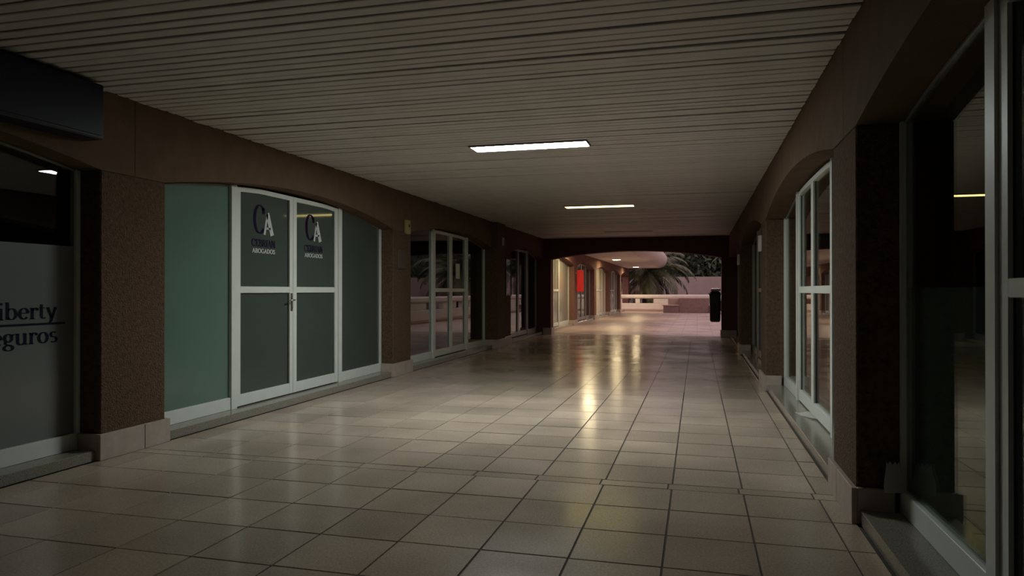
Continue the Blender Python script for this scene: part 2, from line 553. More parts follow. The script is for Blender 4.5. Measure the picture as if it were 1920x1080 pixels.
def bay(sd, o0, o1, posts, where, mat='alu', win=('glass', 'glass'), leafs=(('glass', 'glass'), ('glass', 'glass')), mid=(1.275, 1.345), handle=True):
    """posts = (outer edge of post 1, inner edge of post 1, meeting line, inner edge of post 2, outer edge of post 2)"""
    a, b, c, d, e = posts
    res = {}
    res['w0'] = fixed_window(sd, o0, o1, o0 + 0.002, b, mat, win[0], 'a', 'near side of ' + where)
    res['d0'] = door_leaf(sd, o0, o1, b, c, mat, leafs[0], 'a', 'near one of ' + where, mid, handle)
    res['d1'] = door_leaf(sd, o0, o1, c, d, mat, leafs[1], 'b', 'far one of ' + where, mid, False)
    res['w1'] = fixed_window(sd, o0, o1, d, o1 - 0.002, mat, win[1], 'b', 'far side of ' + where)
    return res

def std(o0, right=False):
    return (0, o0 + 1.37, o0 + 2.41, o0 + 3.38, 0) if right else (0, o0 + 1.23, o0 + 2.30, o0 + 3.37, 0)

# pillar positions
PTS = {sd: [T0 + (0.09 if sd < 0 else -0.02) + PITCH * k for k in range(-1, 9)] for sd in (-1, 1)}   # -1.04, 4.34, 9.72, 15.10, 20.48 ...
PT = PTS[-1]
for sd in (-1, 1):
    for k, p in enumerate(PTS[sd]):
        if sd == 1 and p > 16:
            continue
        if k == 4:                                # the end frame has its own piers
            continue
        pillar(sd, p, p + PW, out=0.10 if (sd == -1 and k == 3) else 0.0, top=HC if (sd == -1 and k == 3) else SPRING)
OPENS = {sd: [(PTS[sd][k] + PW, PTS[sd][k + 1]) for k in range(len(PT) - 1)] for sd in (-1, 1)}     # bay openings
OPEN, OPENR = OPENS[-1], OPENS[1]
for sd in (-1, 1):
    for k, (a, b) in enumerate(OPENS[sd]):
        if sd == 1 and k > 3:
            continue
        if k > 3:
            continue
        g = 0.003
        ta = a - PW / 2 + g
        tb = b + PW / 2 - g
        if k == 3:
            tb = YE
        if sd == -1 and k == 3:
            ta = a
            beam(sd, ta, tb, 16.75, YE - 0.02)
            boxo('wall_panel', 'plaster_red', wall[sd], XL - DEPTH, XL, a + 0.002, 16.75, 0, SPRING)
            b0, b1 = XL + 0.0005, XL + 0.03
            boxo('base_stone', 'stone', base[sd], b0, b1, a + 0.035, 16.75, 0, 0.2, bevel=0.003)
            sill(sd, 16.72, YE)
            continue
        if sd == -1 and k == 2:
            tb = b
        beam(sd, ta, tb, a, b)
        sill(sd, a, min(b, YE))
for sd in (-1, 1):                                 # behind the viewer the walls run on
    boxo('wall_panel', 'fascia', wall[sd], *sorted((XW[sd], XW[sd] + sd * DEPTH)), YB, PTS[sd][0], 0, HC + 0.12)
    boxo('wall_panel', 'fascia', wall[sd], *sorted((XW[sd], XW[sd] + sd * DEPTH)), PTS[sd][0], PTS[sd][0] + PW / 2, SPRING, HC + 0.12)
boxo('wall_light_blocker', 'fascia', None, -8.0, 4.6, YB - 0.2, YB, -0.25, HC + 0.34)  # added across the unseen end so no sky light enters there
tag(bpy.data.objects['wall_light_blocker'], 'brown wall added behind the viewer to keep sky light out', 'wall', kind='structure')

# dark rooms behind the glass
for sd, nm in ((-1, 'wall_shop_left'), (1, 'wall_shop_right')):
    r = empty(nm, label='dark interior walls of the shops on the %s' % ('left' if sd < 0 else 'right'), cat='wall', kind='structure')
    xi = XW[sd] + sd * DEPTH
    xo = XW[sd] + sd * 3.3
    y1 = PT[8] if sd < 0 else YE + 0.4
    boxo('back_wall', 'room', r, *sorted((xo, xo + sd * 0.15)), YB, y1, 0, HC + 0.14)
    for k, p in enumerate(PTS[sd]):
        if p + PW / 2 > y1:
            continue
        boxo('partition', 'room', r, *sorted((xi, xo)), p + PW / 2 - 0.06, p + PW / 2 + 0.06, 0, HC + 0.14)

# ------------------------------------------------------------------ end frame with the wide arch
PLX, PRX = -4.20, 0.665
frame = empty('wall_end', label='dark arched end frame opening onto the plaza', cat='wall', kind='structure')
boxo('pillar', 'plaster_red', frame, XL - DEPTH, PLX, YE + 0.001, YE + 0.4, 0, SPRING, bevel=0.008)
boxo('pillar', 'plaster_red', frame, PRX, XR + DEPTH, YE + 0.001, YE + 0.4, 0, SPRING, bevel=0.008)
bm = bmesh.new()
n = 32
lo = [(XL - DEPTH, SPRING)] + [(PLX + (PRX - PLX) * i / n, arch_z((PRX - PLX) * i / n, PRX - PLX, SPRING, 2.45)) for i in range(n + 1)] + [(XR + DEPTH, SPRING)]
strip_prism(bm, lo, [(a, HC + 0.13) for a, z in lo], lambda a, z, k: (a, YE + 0.001 + 0.399 * k, z))
obj('arch_beam', bm, 'plaster_red', frame)
for (sd, x0, x1) in ((-1, XL + 0.0, PLX + 0.03), (1, PRX - 0.03, XR + 0.2)):
    boxo('base_stone', 'stone', base[sd], x0, x1, YE - 0.03, YE, 0, 0.2, bevel=0.003)
    xx = (PLX + 0.0005, PLX + 0.03) if sd < 0 else (PRX - 0.03, PRX - 0.0005)
    boxo('base_stone', 'stone', base[sd], *xx, YE + 0.001, YE + 0.43, 0, 0.2, bevel=0.003)
# roof mass above the passage keeps the evening light out
boxo('roof', 'void', None, -8.2, 4.8, YB - 0.2, YE + 0.42, HC + 0.345, HC + 0.6)
tag(bpy.data.objects['roof'], 'flat roof slab over the passage and shops', 'roof', kind='structure')

# ------------------------------------------------------------------ shop fronts, bay by bay
B0L = bay(-1, *OPEN[0], std(OPEN[0][0]), 'first left shop with insurance lettering', win=('glass', 'glass'))
B1L = bay(-1, *OPEN[1], std(OPEN[1][0]), 'second left shop with green film', win=('film_green', 'film_dark'),
          leafs=(('film_dark', 'film_dark'), ('film_dark', 'film_dark')))
o = OPEN[2]
B2L = bay(-1, *o, (11.88, 12.03, 12.95, 13.87, 14.02), 'third left shop with mirror-like panes', handle=False)
B3L = bay(-1, 16.75, YE - 0.02, (17.25, 17.34, 18.27, 19.25, 19.36), 'last left shop before the end arch', mat='alu_grey', mid=None, handle=False)
B0R = bay(1, *OPENR[0], std(OPENR[0][0], True), 'nearest right shop')
B1R = bay(1, *OPENR[1], std(OPENR[1][0], True), 'second right shop', handle=False)
B2R = bay(1, *OPENR[2], std(OPENR[2][0], True), 'third right shop', mat='alu_grey', handle=False)
B3R = bay(1, OPENR[3][0], min(YE, OPENR[3][1]), std(OPENR[3][0], True), 'last right shop', mat='alu_grey', handle=False)

# frosted film on the insurance shop window
w, p, (i0, i1) = B0L['w1']
film = bar('frosted_film', p, -1, i0 + 0.002, i1 - 0.002, SET - 0.0065, SET - 0.0045, SILL + 0.127, 1.64, 'film_grey', 0)

w, p, (i0, i1) = B0R['w1']
bar('tinted_film', p, 1, i0 + 0.002, i1 - 0.002, SET + 0.0045, SET + 0.0065, SILL + 0.127, 1.315, 'film_dark', 0)

# ------------------------------------------------------------------ lettering drawn with a broad nib
def arc(cx, cy, rx, ry, a0, a1, n=14):
    return [(cx + rx * math.cos(math.radians(a0 + (a1 - a0) * i / n)), cy + ry * math.sin(math.radians(a0 + (a1 - a0) * i / n))) for i in range(n + 1)]
XH = 0.66
def serif(x, y, w=0.13):
    return [(x - w, y), (x + w, y)]
GL = {   # glyph: (advance, strokes)
 'L': (0.66, [[(0.16, 0), (0.16, 1)], serif(0.16, 0.98), serif(0.16, 0.02), [(0.16, 0.03), (0.58, 0.03)], [(0.56, 0.02), (0.6, 0.22)]]),
 'i': (0.34, [[(0.17, 0), (0.17, XH)], serif(0.17, 0.02), [(0.04, XH - 0.03), (0.17, XH - 0.02)], [(0.17, 0.84), (0.17, 0.98)]]),
 'b': (0.64, [[(0.14, 0.02), (0.14, 1)], [(0.02, 0.98), (0.14, 0.98)], arc(0.33, 0.33, 0.22, 0.31, 140, -140, 22)]),
 'e': (0.56, [arc(0.29, 0.33, 0.21, 0.31, 5, 320, 24), [(0.1, 0.36), (0.5, 0.36)]]),
 'r': (0.46, [[(0.15, 0), (0.15, XH)], serif(0.15, 0.02), [(0.03, XH - 0.03), (0.15, XH - 0.02)], arc(0.32, 0.44, 0.16, 0.2, 165, 50, 8), [(0.40, 0.5), (0.40, 0.62)]]),
 't': (0.40, [[(0.16, 0.16), (0.16, 0.86)], arc(0.27, 0.15, 0.11, 0.13, 180, 320, 8), [(0.03, XH - 0.02), (0.34, XH - 0.02)]]),
 'y': (0.58, [[(0.08, XH), (0.31, 0.02)], [(0.5, XH), (0.25, -0.18), (0.16, -0.28), (0.06, -0.27)], serif(0.1, XH - 0.02, 0.1), serif(0.48, XH - 0.02, 0.09)]),
 'S': (0.62, [arc(0.31, 0.75, 0.2, 0.23, 40, 270, 16), arc(0.31, 0.27, 0.22, 0.25, 90, -140, 16), [(0.48, 0.78), (0.48, 0.97)], [(0.12, 0.03), (0.12, 0.24)]]),
 'g': (0.58, [arc(0.27, 0.43, 0.17, 0.22, 0, 360, 22), [(0.16, 0.24), (0.12, 0.13), (0.2, 0.05), (0.4, 0.02)], arc(0.28, -0.13, 0.21, 0.15, 70, -290, 20), [(0.4, 0.56), (0.55, 0.62)]]),
 'u': (0.66, [[(0.14, 0.18), (0.14, XH)], arc(0.3, 0.19, 0.16, 0.18, 180, 320, 10), [(0.5, 0.0), (0.5, XH)], serif(0.09, XH - 0.02, 0.08), serif(0.45, XH - 0.02, 0.07), [(0.5, 0.02), (0.62, 0.02)]]),
 'o': (0.60, [arc(0.3, 0.33, 0.22, 0.31, 0, 360, 26)]),
 's': (0.48, [arc(0.24, 0.49, 0.14, 0.15, 40, 270, 12), arc(0.24, 0.18, 0.16, 0.16, 90, -140, 12)]),
 'C': (0.86, [arc(0.46, 0.5, 0.36, 0.49, 42, 318, 30), [(0.74, 0.70), (0.74, 0.92)]]),
 'E': (0.68, [[(0.16, 0), (0.16, 1)], [(0.05, 0.97), (0.58, 0.97)], [(0.05, 0.03), (0.6, 0.03)], [(0.16, 0.52), (0.45, 0.52)], [(0.58, 0.8), (0.58, 0.98)], [(0.6, 0.02), (0.6, 0.22)]]),
 'B': (0.72, [[(0.16, 0), (0.16, 1)], [(0.05, 0.97), (0.36, 0.97)], [(0.05, 0.03), (0.38, 0.03)], [(0.16, 0.53), (0.36, 0.53)], arc(0.36, 0.75, 0.2, 0.22, 90, -90, 12), arc(0.38, 0.28, 0.23, 0.25, 90, -90, 12)]),
 'R': (0.76, [[(0.16, 0), (0.16, 1)], [(0.05, 0.97), (0.36, 0.97)], serif(0.16, 0.02), [(0.16, 0.5), (0.36, 0.5)], arc(0.36, 0.735, 0.2, 0.235, 90, -90, 12), [(0.38, 0.5), (0.68, 0.02)]]),
 'I': (0.38, [[(0.19, 0), (0.19, 1)], serif(0.19, 0.02), serif(0.19, 0.98)]),
 'A': (0.80, [[(0.1, 0.0), (0.38, 0.98)], [(0.38, 1.0), (0.68, 0.0)], [(0.2, 0.36), (0.56, 0.36)], serif(0.1, 0.02, 0.1), serif(0.68, 0.02, 0.12)]),
 'N': (0.84, [[(0.14, 0), (0.14, 1)], [(0.14, 1), (0.7, 0)], [(0.7, 0), (0.7, 1)], serif(0.14, 0.02, 0.1), serif(0.7, 0.98, 0.1)]),
 'G': (0.86, [arc(0.46, 0.5, 0.36, 0.49, 42, 318, 30), [(0.74, 0.1), (0.74, 0.45)], [(0.55, 0.45), (0.84, 0.45)]]),
 'D': (0.82, [[(0.16, 0), (0.16, 1)], [(0.05, 0.97), (0.36, 0.97)], [(0.05, 0.03), (0.36, 0.03)], arc(0.34, 0.5, 0.38, 0.47, 90, -90, 18)]),
 'O': (0.90, [arc(0.45, 0.5, 0.36, 0.49, 0, 360, 30)]),
}
def write(text, sd, t0, z0, height, width, d, mat, parent, thick=0.15, thin=0.05, name='lettering', slope=0.0, glyphs=None):
    """vinyl letters standing on the glass of side sd, reading along the wall, fitted into width"""
    GLx = glyphs or GL
    adv = sum(GLx[c][0] for c in text)
    kx = width / adv
    bm = bmesh.new()
    pen = 0.0
    for ch in text:
        a, strokes = GLx[ch]
        for st in strokes:
            L = []
            for i, (px, pz) in enumerate(st):
                q0 = st[max(0, i - 1)]
                q1 = st[min(len(st) - 1, i + 1)]
                dx, dz = q1[0] - q0[0], q1[1] - q0[1]
                l = math.hypot(dx, dz) or 1
                wdt = thin + (thick - thin) * abs(dz / l) ** 1.3
                if len(st) == 2 and abs(dx) > 0.15 and dx * dz > 0 and ch in 'AN':
                    wdt = thin * 1.2
                nx, nz = -dz / l * wdt / 2, dx / l * wdt / 2
                L.append(((px + nx, pz + nz), (px - nx, pz - nz)))
            prev = None
            for (p, q) in L:
                vs = []
                for (ux, uz) in (p, q):
                    ty = (pen + ux) * kx
                    tt = t0 + (ty if sd < 0 else -ty)
                    vs.append(bm.verts.new((lx(sd, d), tt, z0 + uz * height + slope * ty)))
                if prev:
                    bm.faces.new((prev[0], prev[1], vs[1], vs[0]))
                prev = vs
        pen += a
    return obj(name, bm, mat, parent)

# insurance shop: two words and a rule between them
fw, fp = B0L['w1'][0], B0L['w1'][1]
write('Liberty', -1, 3.672, 1.095, 0.122, 0.57, SET - 0.0085, 'ink_blue', fp, 0.16, 0.055)
bar('lettering_rule', fp, -1, 3.62, 4.31, SET - 0.0092, SET - 0.0072, 1.048, 1.064, 'ink_blue', 0)
write('Seguros', -1, 3.63, 0.915, 0.122, 0.62, SET - 0.0085, 'ink_blue', fp, 0.16, 0.055)

# lawyers' shop: monogram and two lines on the upper pane of each leaf
for key, t0 in (('d0', 6.63), ('d1', 7.68)):
    up = B1L[key][1][1]
    dd = SET - 0.0045
    write('C', -1, t0 + 0.03, 1.93, 0.31, 0.22, dd, 'ink_purple', up, 0.2, 0.04, name='monogram_c')
    AG = {'A': (0.80, [[(0.14, 0.0), (0.34, 0.98)], [(0.34, 1.0), (0.68, 0.0)], [(0.22, 0.30), (0.56, 0.30)]])}
    write('A', -1, t0 + 0.20, 1.92, 0.245, 0.215, dd - 0.001, 'ink_white', up, 0.26, 0.10, name='monogram_a', glyphs=AG)
    write('CEBRIAN', -1, t0, 1.785, 0.078, 0.44, dd, 'ink_purple', up, 0.22, 0.08)
    write('ABOGADOS', -1, t0 + 0.015, 1.715, 0.046, 0.425, dd, 'ink_white', up, 0.22, 0.14)

# ------------------------------------------------------------------ things on the walls of the passage
# long navy light box over the first left shop
sg = empty('shop_sign', (XL, 1.9, 2.62), label='long dark navy box sign under the ceiling over the first left shop', cat='sign')
boxo('sign_body', 'navy_edge', sg, 0.001, 0.20, -2.2, 2.36, -0.21, 0.195, bevel=0.01)
boxo('sign_face', 'navy', sg, 0.2005, 0.21, -2.18, 2.33, -0.185, 0.175, bevel=0.003)

# yellow call box and brown plaque on the second left pillar
cb = empty('alarm_box', (XL, 10.30, 2.30), label='small yellowed alarm box high beside the second left pillar', cat='alarm box')
boxo('casing', 'yellow', cb, 0.0005, 0.05, -0.075, 0.075, -0.11, 0.11, bevel=0.008)
bm = bmesh.new()
tube(bm, [(0.0505, 0.01, 0.02), (0.056, 0.01, 0.02)], [0.024, 0.024], 12)
obj('sounder', bm, 'black', cb)
pl = empty('plaque', (XL, 10.10, 1.78), label='dull brown plaque on the second left pillar', cat='plaque')
boxo('plate', 'plaque', pl, 0.0005, 0.018, -0.13, 0.13, -0.15, 0.15, bevel=0.003)
boxo('border', 'mortar', pl, 0.0181, 0.022, -0.12, 0.12, -0.14, -0.128)

# sheet of paper on the third left shop's door
pp = boxo('paper_notice', 'paper', None, XL - SET + 0.004, XL - SET + 0.006, 13.28, 13.52, 1.54, 1.84)
tag(pp, 'white paper notice taped inside the third left shop door', 'notice')

# framed display case on the wall before the last left shop
pc = empty('display_case', (XL, 16.35, 1.62), label='narrow framed display case on the wall beyond the third left pillar', cat='display case')
bm = bmesh.new()
for a in ((-0.26, 0.26, -0.45, -0.42), (-0.26, 0.26, 0.42, 0.45), (-0.26, -0.23, -0.42, 0.42), (0.23, 0.26, -0.42, 0.42)):
    box(bm, 0.0005, 0.06, *a)
obj('case_frame', bm, 'black', pc)
boxo('back_board', 'paper_grey', pc, 0.001, 0.012, -0.229, 0.229, -0.419, 0.419)
boxo('sheet', 'paper', pc, 0.0125, 0.0135, -0.18, 0.16, -0.38, -0.12)
boxo('pane', 'glass', pc, 0.045, 0.05, -0.229, 0.229, -0.419, 0.419)
em = empty('wall_lamp', (XL + 0.10, 15.62, 2.43), label='small pale emergency light high on the third left pillar', cat='wall lamp')
boxo('casing', 'pale_metal', em, 0.0005, 0.03, -0.05, 0.05, -0.09, 0.09, bevel=0.006)
boxo('lens', 'lamp_off', em, 0.0305, 0.036, -0.035, 0.035, -0.07, 0.03, bevel=0.002)

# small white boxes on the right pillars
for (yy, zz, hh, lab) in ((10.28, 1.97, 0.13, 'white switch box on the second right pillar, facing the passage'),
                          (15.5, 1.97, 0.13, 'small white switch box on the third right pillar, farther away')):
    r = empty('switch_box', (XR, yy, zz), label=lab, cat='switch box', group='switch boxes on the right pillars')
    boxo('casing', 'pale_metal', r, -0.045, -0.0005, -0.07, 0.07, -hh, hh * 0.7, bevel=0.006)
    boxo('cover', 'plaque', r, -0.045, -0.0005, -0.07, 0.07, hh * 0.71, hh * 1.2, bevel=0.003)

# litter, and a sheet standing in for a reflection
def crumple(name, w, h, loc, rot, mat, label, amp=0.02, n=7, cat='paper'):
    bm = bmesh.new()
    G = {}
    for i in range(n + 1):
        for j in range(n + 1):
            u, v = i / n - 0.5, j / n
            k = (1 + 0.12 * math.sin(5 * v + i)) * (1.12 - 0.3 * v)
            G[i, j] = bm.verts.new((u * w * k, amp * math.sin(6 * u + 4 * v) + random.uniform(-amp, amp) * 0.35, v * h * (1 - 0.12 * (i % 2) * (j == n))))
    for i in range(n):
        for j in range(n):
            bm.faces.new((G[i, j], G[i + 1, j], G[i + 1, j + 1], G[i, j + 1]))
    r = bmesh.ops.solidify(bm, geom=bm.faces[:], thickness=0.002)
    o = obj(name, bm, mat)
    o.location = loc
    o.rotation_euler = rot
    return tag(o, label, cat)
crumple('scrap_or_glint', 0.10, 0.17, (XR + SET - 0.045, 4.235, 0.2), (math.radians(-6), 0, 0.15), 'paper',
        'torn greyish card propped in the corner of the nearest right window', 0.006)
crumple('scrap_or_glint', 0.15, 0.40, (XR + 0.155, 7.55, SILL + 0.008), (math.radians(90), 0, math.radians(14)), 'paper',  # white sheet added for the bright reflection in the polished sill
        'white sheet standing in for a bright reflection on the sill below the second right shop door', 0.006)

# waste bin on the right pier of the end arch
bn = empty('waste_bin', (PRX, YE + 0.2, 0.42), label='black wall-hung waste bin with pale ashtray lid on the end pier', cat='waste bin')
def rounded_ring(bm, cx, cy, hx, hy, z, r=0.06, n=5):
    vs = []
    for (sx, sy, a0) in ((1, 1, 0), (-1, 1, 90), (-1, -1, 180), (1, -1, 270)):
        for i in range(n + 1):
            a = math.radians(a0 + 90 * i / n)
            vs.append(bm.verts.new((cx + sx * (hx - r) + r * math.cos(a), cy + sy * (hy - r) + r * math.sin(a), z)))
    return vs
def loft(bm, rings):
    for a, b in zip(rings, rings[1:]):
        for i in range(len(a)):
            bm.faces.new((a[i], a[(i + 1) % len(a)], b[(i + 1) % len(b)], b[i]))
    bm.faces.new(rings[0])
    bm.faces.new(rings[-1])
bm = bmesh.new()
loft(bm, [rounded_ring(bm, -0.175, 0, *q) for q in ((0.11, 0.14, 0.0), (0.135, 0.175, 0.03), (0.14, 0.18, 0.08), (0.15, 0.2, 0.72), (0.152, 0.205, 0.74))])
obj('bin_body', bm, 'black', bn, smooth=False)
bm = bmesh.new()
loft(bm, [rounded_ring(bm, -0.175, 0, *q) for q in ((0.158, 0.21, 0.741), (0.158, 0.21, 0.79), (0.135, 0.185, 0.835), (0.09, 0.13, 0.87))])
obj('bin_hood', bm, 'black', bn)
bm = bmesh.new()
loft(bm, [rounded_ring(bm, -0.17, 0, *q) for q in ((0.10, 0.15, 0.871), (0.155, 0.2, 0.885), (0.14, 0.18, 0.925), (0.07, 0.11, 0.955))])
obj('ashtray', bm, 'pale_metal', bn)
bm = bmesh.new()
box(bm, -0.352, -0.334, -0.12, 0.12, 0.77, 0.82)
obj('lid_rim', bm, 'pale_metal', bn, bevel=0.004)
boxo('bracket', 'steel', bn, -0.022, -0.0005, -0.05, 0.05, 0.3, 0.6)

# curtain inside the nearest right shop
bm = bmesh.new()
N = 90
prev = None
for i in range(N + 1):
    tt = 1.2 + 2.35 * i / N
    xx = XR + 0.55 + 0.035 * math.sin(i * 0.9) + 0.012 * math.sin(i * 2.3)
    cur = [bm.verts.new((xx, tt, z)) for z in (0.12, 2.4)]
    if prev:
        bm.faces.new((prev[0], cur[0], cur[1], prev[1]))
    prev = cur
bmesh.ops.solidify(bm, geom=bm.faces[:], thickness=0.004)
cu = obj('curtain', bm, 'curtain', smooth=True)
tag(cu, 'grey pleated curtain hanging inside the nearest right shop window', 'curtain')

# ------------------------------------------------------------------ the plaza beyond the arch
YP = 45.5
boxo('floor_plaza', 'paving', None, -8.0, 1.75, YE + 0.4, YP + 1.0, -0.25, -0.001)
tag(bpy.data.objects['floor_plaza'], 'pinkish paving of the open plaza beyond the arch', 'floor', kind='structure')
boxo('ground', 'earth', None, -30, 40, -12, 95, -0.6, -0.26)
tag(bpy.data.objects['ground'], 'dark garden ground around the plaza', 'ground', kind='structure')

PB = [(k, OPEN[k]) for k in range(4, len(OPEN))]
for k, (a, b) in PB:
    a2 = a if k > 4 else YE + 0.4
    beam(-1, (a - PW / 2 + 0.003) if k > 4 else YE + 0.402, b + PW / 2 - 0.003, a2 + (0.3 if k == 4 else 0), b, top=3.4)
    sill(-1, a2, b)
boxo('wall_panel', 'plaster_pink_lit', wall[-1], XL - DEPTH, XL, YE + 0.402, OPEN[4][0] + 0.0, 0, SPRING)
bay(-1, YE + 0.72, OPEN[4][1], (21.9, 22.05, 23.0, 23.95, 24.1), 'first plaza shop', win=('film_pale', 'film_pale'), leafs=(('film_pale', 'film_pale'),) * 2, handle=False)
bay(-1, *OPEN[5], std(OPEN[5][0]), 'second plaza shop', mat='alu_grey', mid=None, handle=False)
bay(-1, *OPEN[6], std(OPEN[6][0]), 'third plaza shop', win=('film_cream', 'film_cream'), leafs=(('film_cream', 'film_cream'),) * 2, handle=False)
bay(-1, *OPEN[7], std(OPEN[7][0]), 'fourth plaza shop', win=('film_grey', 'film_grey'), leafs=(('film_grey', 'film_grey'),) * 2, handle=False)

# canopy with a round nose along the plaza shops
bm = bmesh.new()
CZ, CR, CX = 2.76, 0.55, -2.42
prof = [(XL - DEPTH, CZ)] + [(CX + CR * math.sin(math.radians(a)), CZ + CR - CR * math.cos(math.radians(a))) for a in range(0, 181, 10)] + [(XL - DEPTH, CZ + 2 * CR)]
A = [bm.verts.new((x, YE + 0.43, z)) for x, z in prof]
B = [bm.verts.new((x, 46.8, z)) for x, z in prof]
for i in range(len(prof)):
    j = (i + 1) % len(prof)
    bm.faces.new((A[i], A[j], B[j], B[i]))
bm.faces.new(A)
bm.faces.new(B)
cn = obj('canopy', bm, 'canopy')
for p_ in cn.data.polygons:
    p_.use_smooth = len(p_.vertices) == 4 and p_.normal.x > 0.02
tag(cn, 'off-white canopy with rounded edge over the plaza shopfronts', 'canopy', kind='structure')
for yy, lab in ((24.2, 'square downlight in the canopy just past the end arch'),
                (32.9, 'bright square downlight in the canopy, nearer of the two in view'),
                (43.6, 'small bright downlight near the far end of the canopy')):
    r = empty('downlight', (-3.62, yy, CZ), label=lab, cat='downlight', group='canopy downlights')
    bm = bmesh.new()
    for a in ((-0.2, 0.2, -0.2, -0.17), (-0.2, 0.2, 0.17, 0.2), (-0.2, -0.17, -0.17, 0.17), (0.17, 0.2, -0.17, 0.17)):
        box(bm, *a, -0.03, -0.0005)
    obj('frame', bm, 'pale_metal', r)
    boxo('diffuser', 'downlight', r, -0.169, 0.169, -0.169, 0.169, -0.022, -0.0005)

# red blade sign
rs = empty('blade_sign', (XL, 26.3, 1.68), label='plain red vertical blade sign on the plaza shop wall', cat='sign')
boxo('sign_panel', 'red', rs, 0.05, 0.31, -0.05, 0.05, -0.42, 0.40, bevel=0.01)
boxo('bracket', 'steel', rs, 0.0005, 0.0495, -0.02, 0.02, 0.25, 0.3)
boxo('bracket', 'steel', rs, 0.0005, 0.0495, -0.02, 0.02, -0.32, -0.27)

# white parapet with slots: far end and right side
par = empty('parapet', (0, YP, 0), label='white slotted parapet around the plaza', cat='parapet', kind='structure')
def parapet(axis, c, a0, a1, step=1.75):
    """c = position across; runs a0..a1 along axis"""
    def pb(nm, u0, u1, v0, v1, z0, z1, mat='render', bev=0.02):
        if axis == 'x':
            boxo(nm, mat, par, u0, u1, c + v0 - YP, c + v1 - YP, z0, z1, bev)
        else:
            boxo(nm, mat, par, c + v0, c + v1, u0 - YP, u1 - YP, z0, z1, bev)
    pb('parapet_base', a0, a1, -0.11, 0.11, 0.0, 0.50)
    pb('coping', a0, a1, -0.17, 0.17, 0.80, 1.05, bev=0.06)
    u = a0 + 0.2
    while u < a1 - 0.05:                       # pairs of slots, a thin post between them and a broad pier after
        pb('parapet_post', u, min(u + 1.75, a1), -0.10, 0.10, 0.501, 0.799)
        if u + 2.55 < a1:
            pb('parapet_post', u + 2.6, min(u + 2.88, a1), -0.10, 0.10, 0.501, 0.799)
        u += 3.73
    pb('kerb', a0, a1, -0.30, -0.112, 0.0, 0.14, 'terracotta_pale')
parapet('x', YP, -6.6, 1.2)
parapet('y', 1.55, YE + 0.9, YP + 0.15)

# stepped terracotta planter block
bk = empty('planter_bench', (-0.18, 42.6, 0), label='stepped terracotta planter block with low seats in front of the parapet', cat='planter')
boxo('planter_block', 'terracotta', bk, -0.85, 0.85, 0, 1.2, 0, 0.86, bevel=0.02)
boxo('rear_step', 'terracotta_pale', bk, -1.5, -0.851, 0.5, 1.2, 0, 0.84, bevel=0.02)
boxo('seat', 'terracotta', bk, -1.75, -0.851, -0.1, 0.499, 0, 0.40, bevel=0.02)
boxo('seat_top', 'terracotta_pale', bk, -1.8, -0.851, -0.14, 0.499, 0.401, 0.46, bevel=0.01)
boxo('seat', 'terracotta', bk, 0.851, 1.65, -0.1, 0.499, 0, 0.40, bevel=0.02)
boxo('seat_top', 'terracotta_pale', bk, 0.851, 1.7, -0.14, 0.499, 0.401, 0.46, bevel=0.01)

# garden walls
boxo('wall_garden', 'garden_wall', None, -24, 26, 60, 60.4, -0.3, 2.45)
tag(bpy.data.objects['wall_garden'], 'grey pink garden wall behind the palm', 'wall', kind='structure')
boxo('wall_garden_right', 'garden_wall', None, 15, 15.4, 4, 60, -0.3, 2.45)
tag(bpy.data.objects['wall_garden_right'], 'grey pink garden wall right of the plaza', 'wall', kind='structure')

# ------------------------------------------------------------------ palms and trees
def palm(loc, trunk_h, n_fronds, size, label, seed, tr=0.34):
    rnd = random.Random(seed)
    r = empty('palm_tree', loc, label=label, cat='palm')
    bm = bmesh.new()
    pts, rad = [], []
    for i in range(15):
        z = trunk_h * i / 14
        pts.append((0.03 * math.sin(z), 0, z))
        rad.append(tr * (1.12 - 0.25 * i / 14) * (1 + 0.06 * (i % 2)))
    tube(bm, pts, rad, 12)
    obj('trunk', bm, 'bark', r)
    for k in range(n_fronds):
        az = 2 * math.pi * k * 0.381966 + rnd.uniform(-0.2, 0.2)
        el = math.radians(75 - 105 * (k / n_fronds) + rnd.uniform(-8, 8))
        L = size * rnd.uniform(0.85, 1.1)
        bm = bmesh.new()
        ns = 22
        p = Vector((0, 0, trunk_h - 0.05))
        e = el
        path = []
        for i in range(ns + 1):
            path.append(p.copy())
            dvec = Vector((math.cos(az) * math.cos(e), math.sin(az) * math.cos(e), math.sin(e)))
            p = p + dvec * (L / ns)
            e -= math.radians(3.0 + 4.2 * i / ns)
        tube(bm, path, [0.035 * (1 - 0.85 * i / ns) for i in range(ns + 1)], 4)
        side = Vector((-math.sin(az), math.cos(az), 0))
        for i in range(2, ns + 1):
            d = (path[i] - path[i - 1]).normalized()
            up = side.cross(d)
            f = i / ns
            ll = size * 0.22 * (math.sin(math.pi * min(1, 0.15 + 0.85 * f)) * 0.8 + 0.25)
            for sub in (0, 0.5):
                o_ = path[i] - d * (L / ns) * sub
                for sg_ in (-1, 1):
                    tip = o_ + (side * sg_ * 0.75 + d * 0.55 + Vector((0, 0, -0.45)) + up * rnd.uniform(-.1, .15)).normalized() * ll
                    w_ = d * 0.035 * size / 3
                    mid_ = o_.lerp(tip, 0.45) + Vector((0, 0, 0.05))
                    a_ = bm.verts.new(o_ - w_ * 0.5)
                    b_ = bm.verts.new(o_ + w_ * 0.5)
                    c_ = bm.verts.new(mid_ + w_)
                    e_ = bm.verts.new(mid_ - w_)
                    t_ = bm.verts.new(tip)
                    bm.faces.new((a_, b_, c_, e_))
                    bm.faces.new((e_, c_, t_))
        obj('frond', bm, 'frond' if k < n_fronds * 0.78 else 'dry_frond', r)
    return r
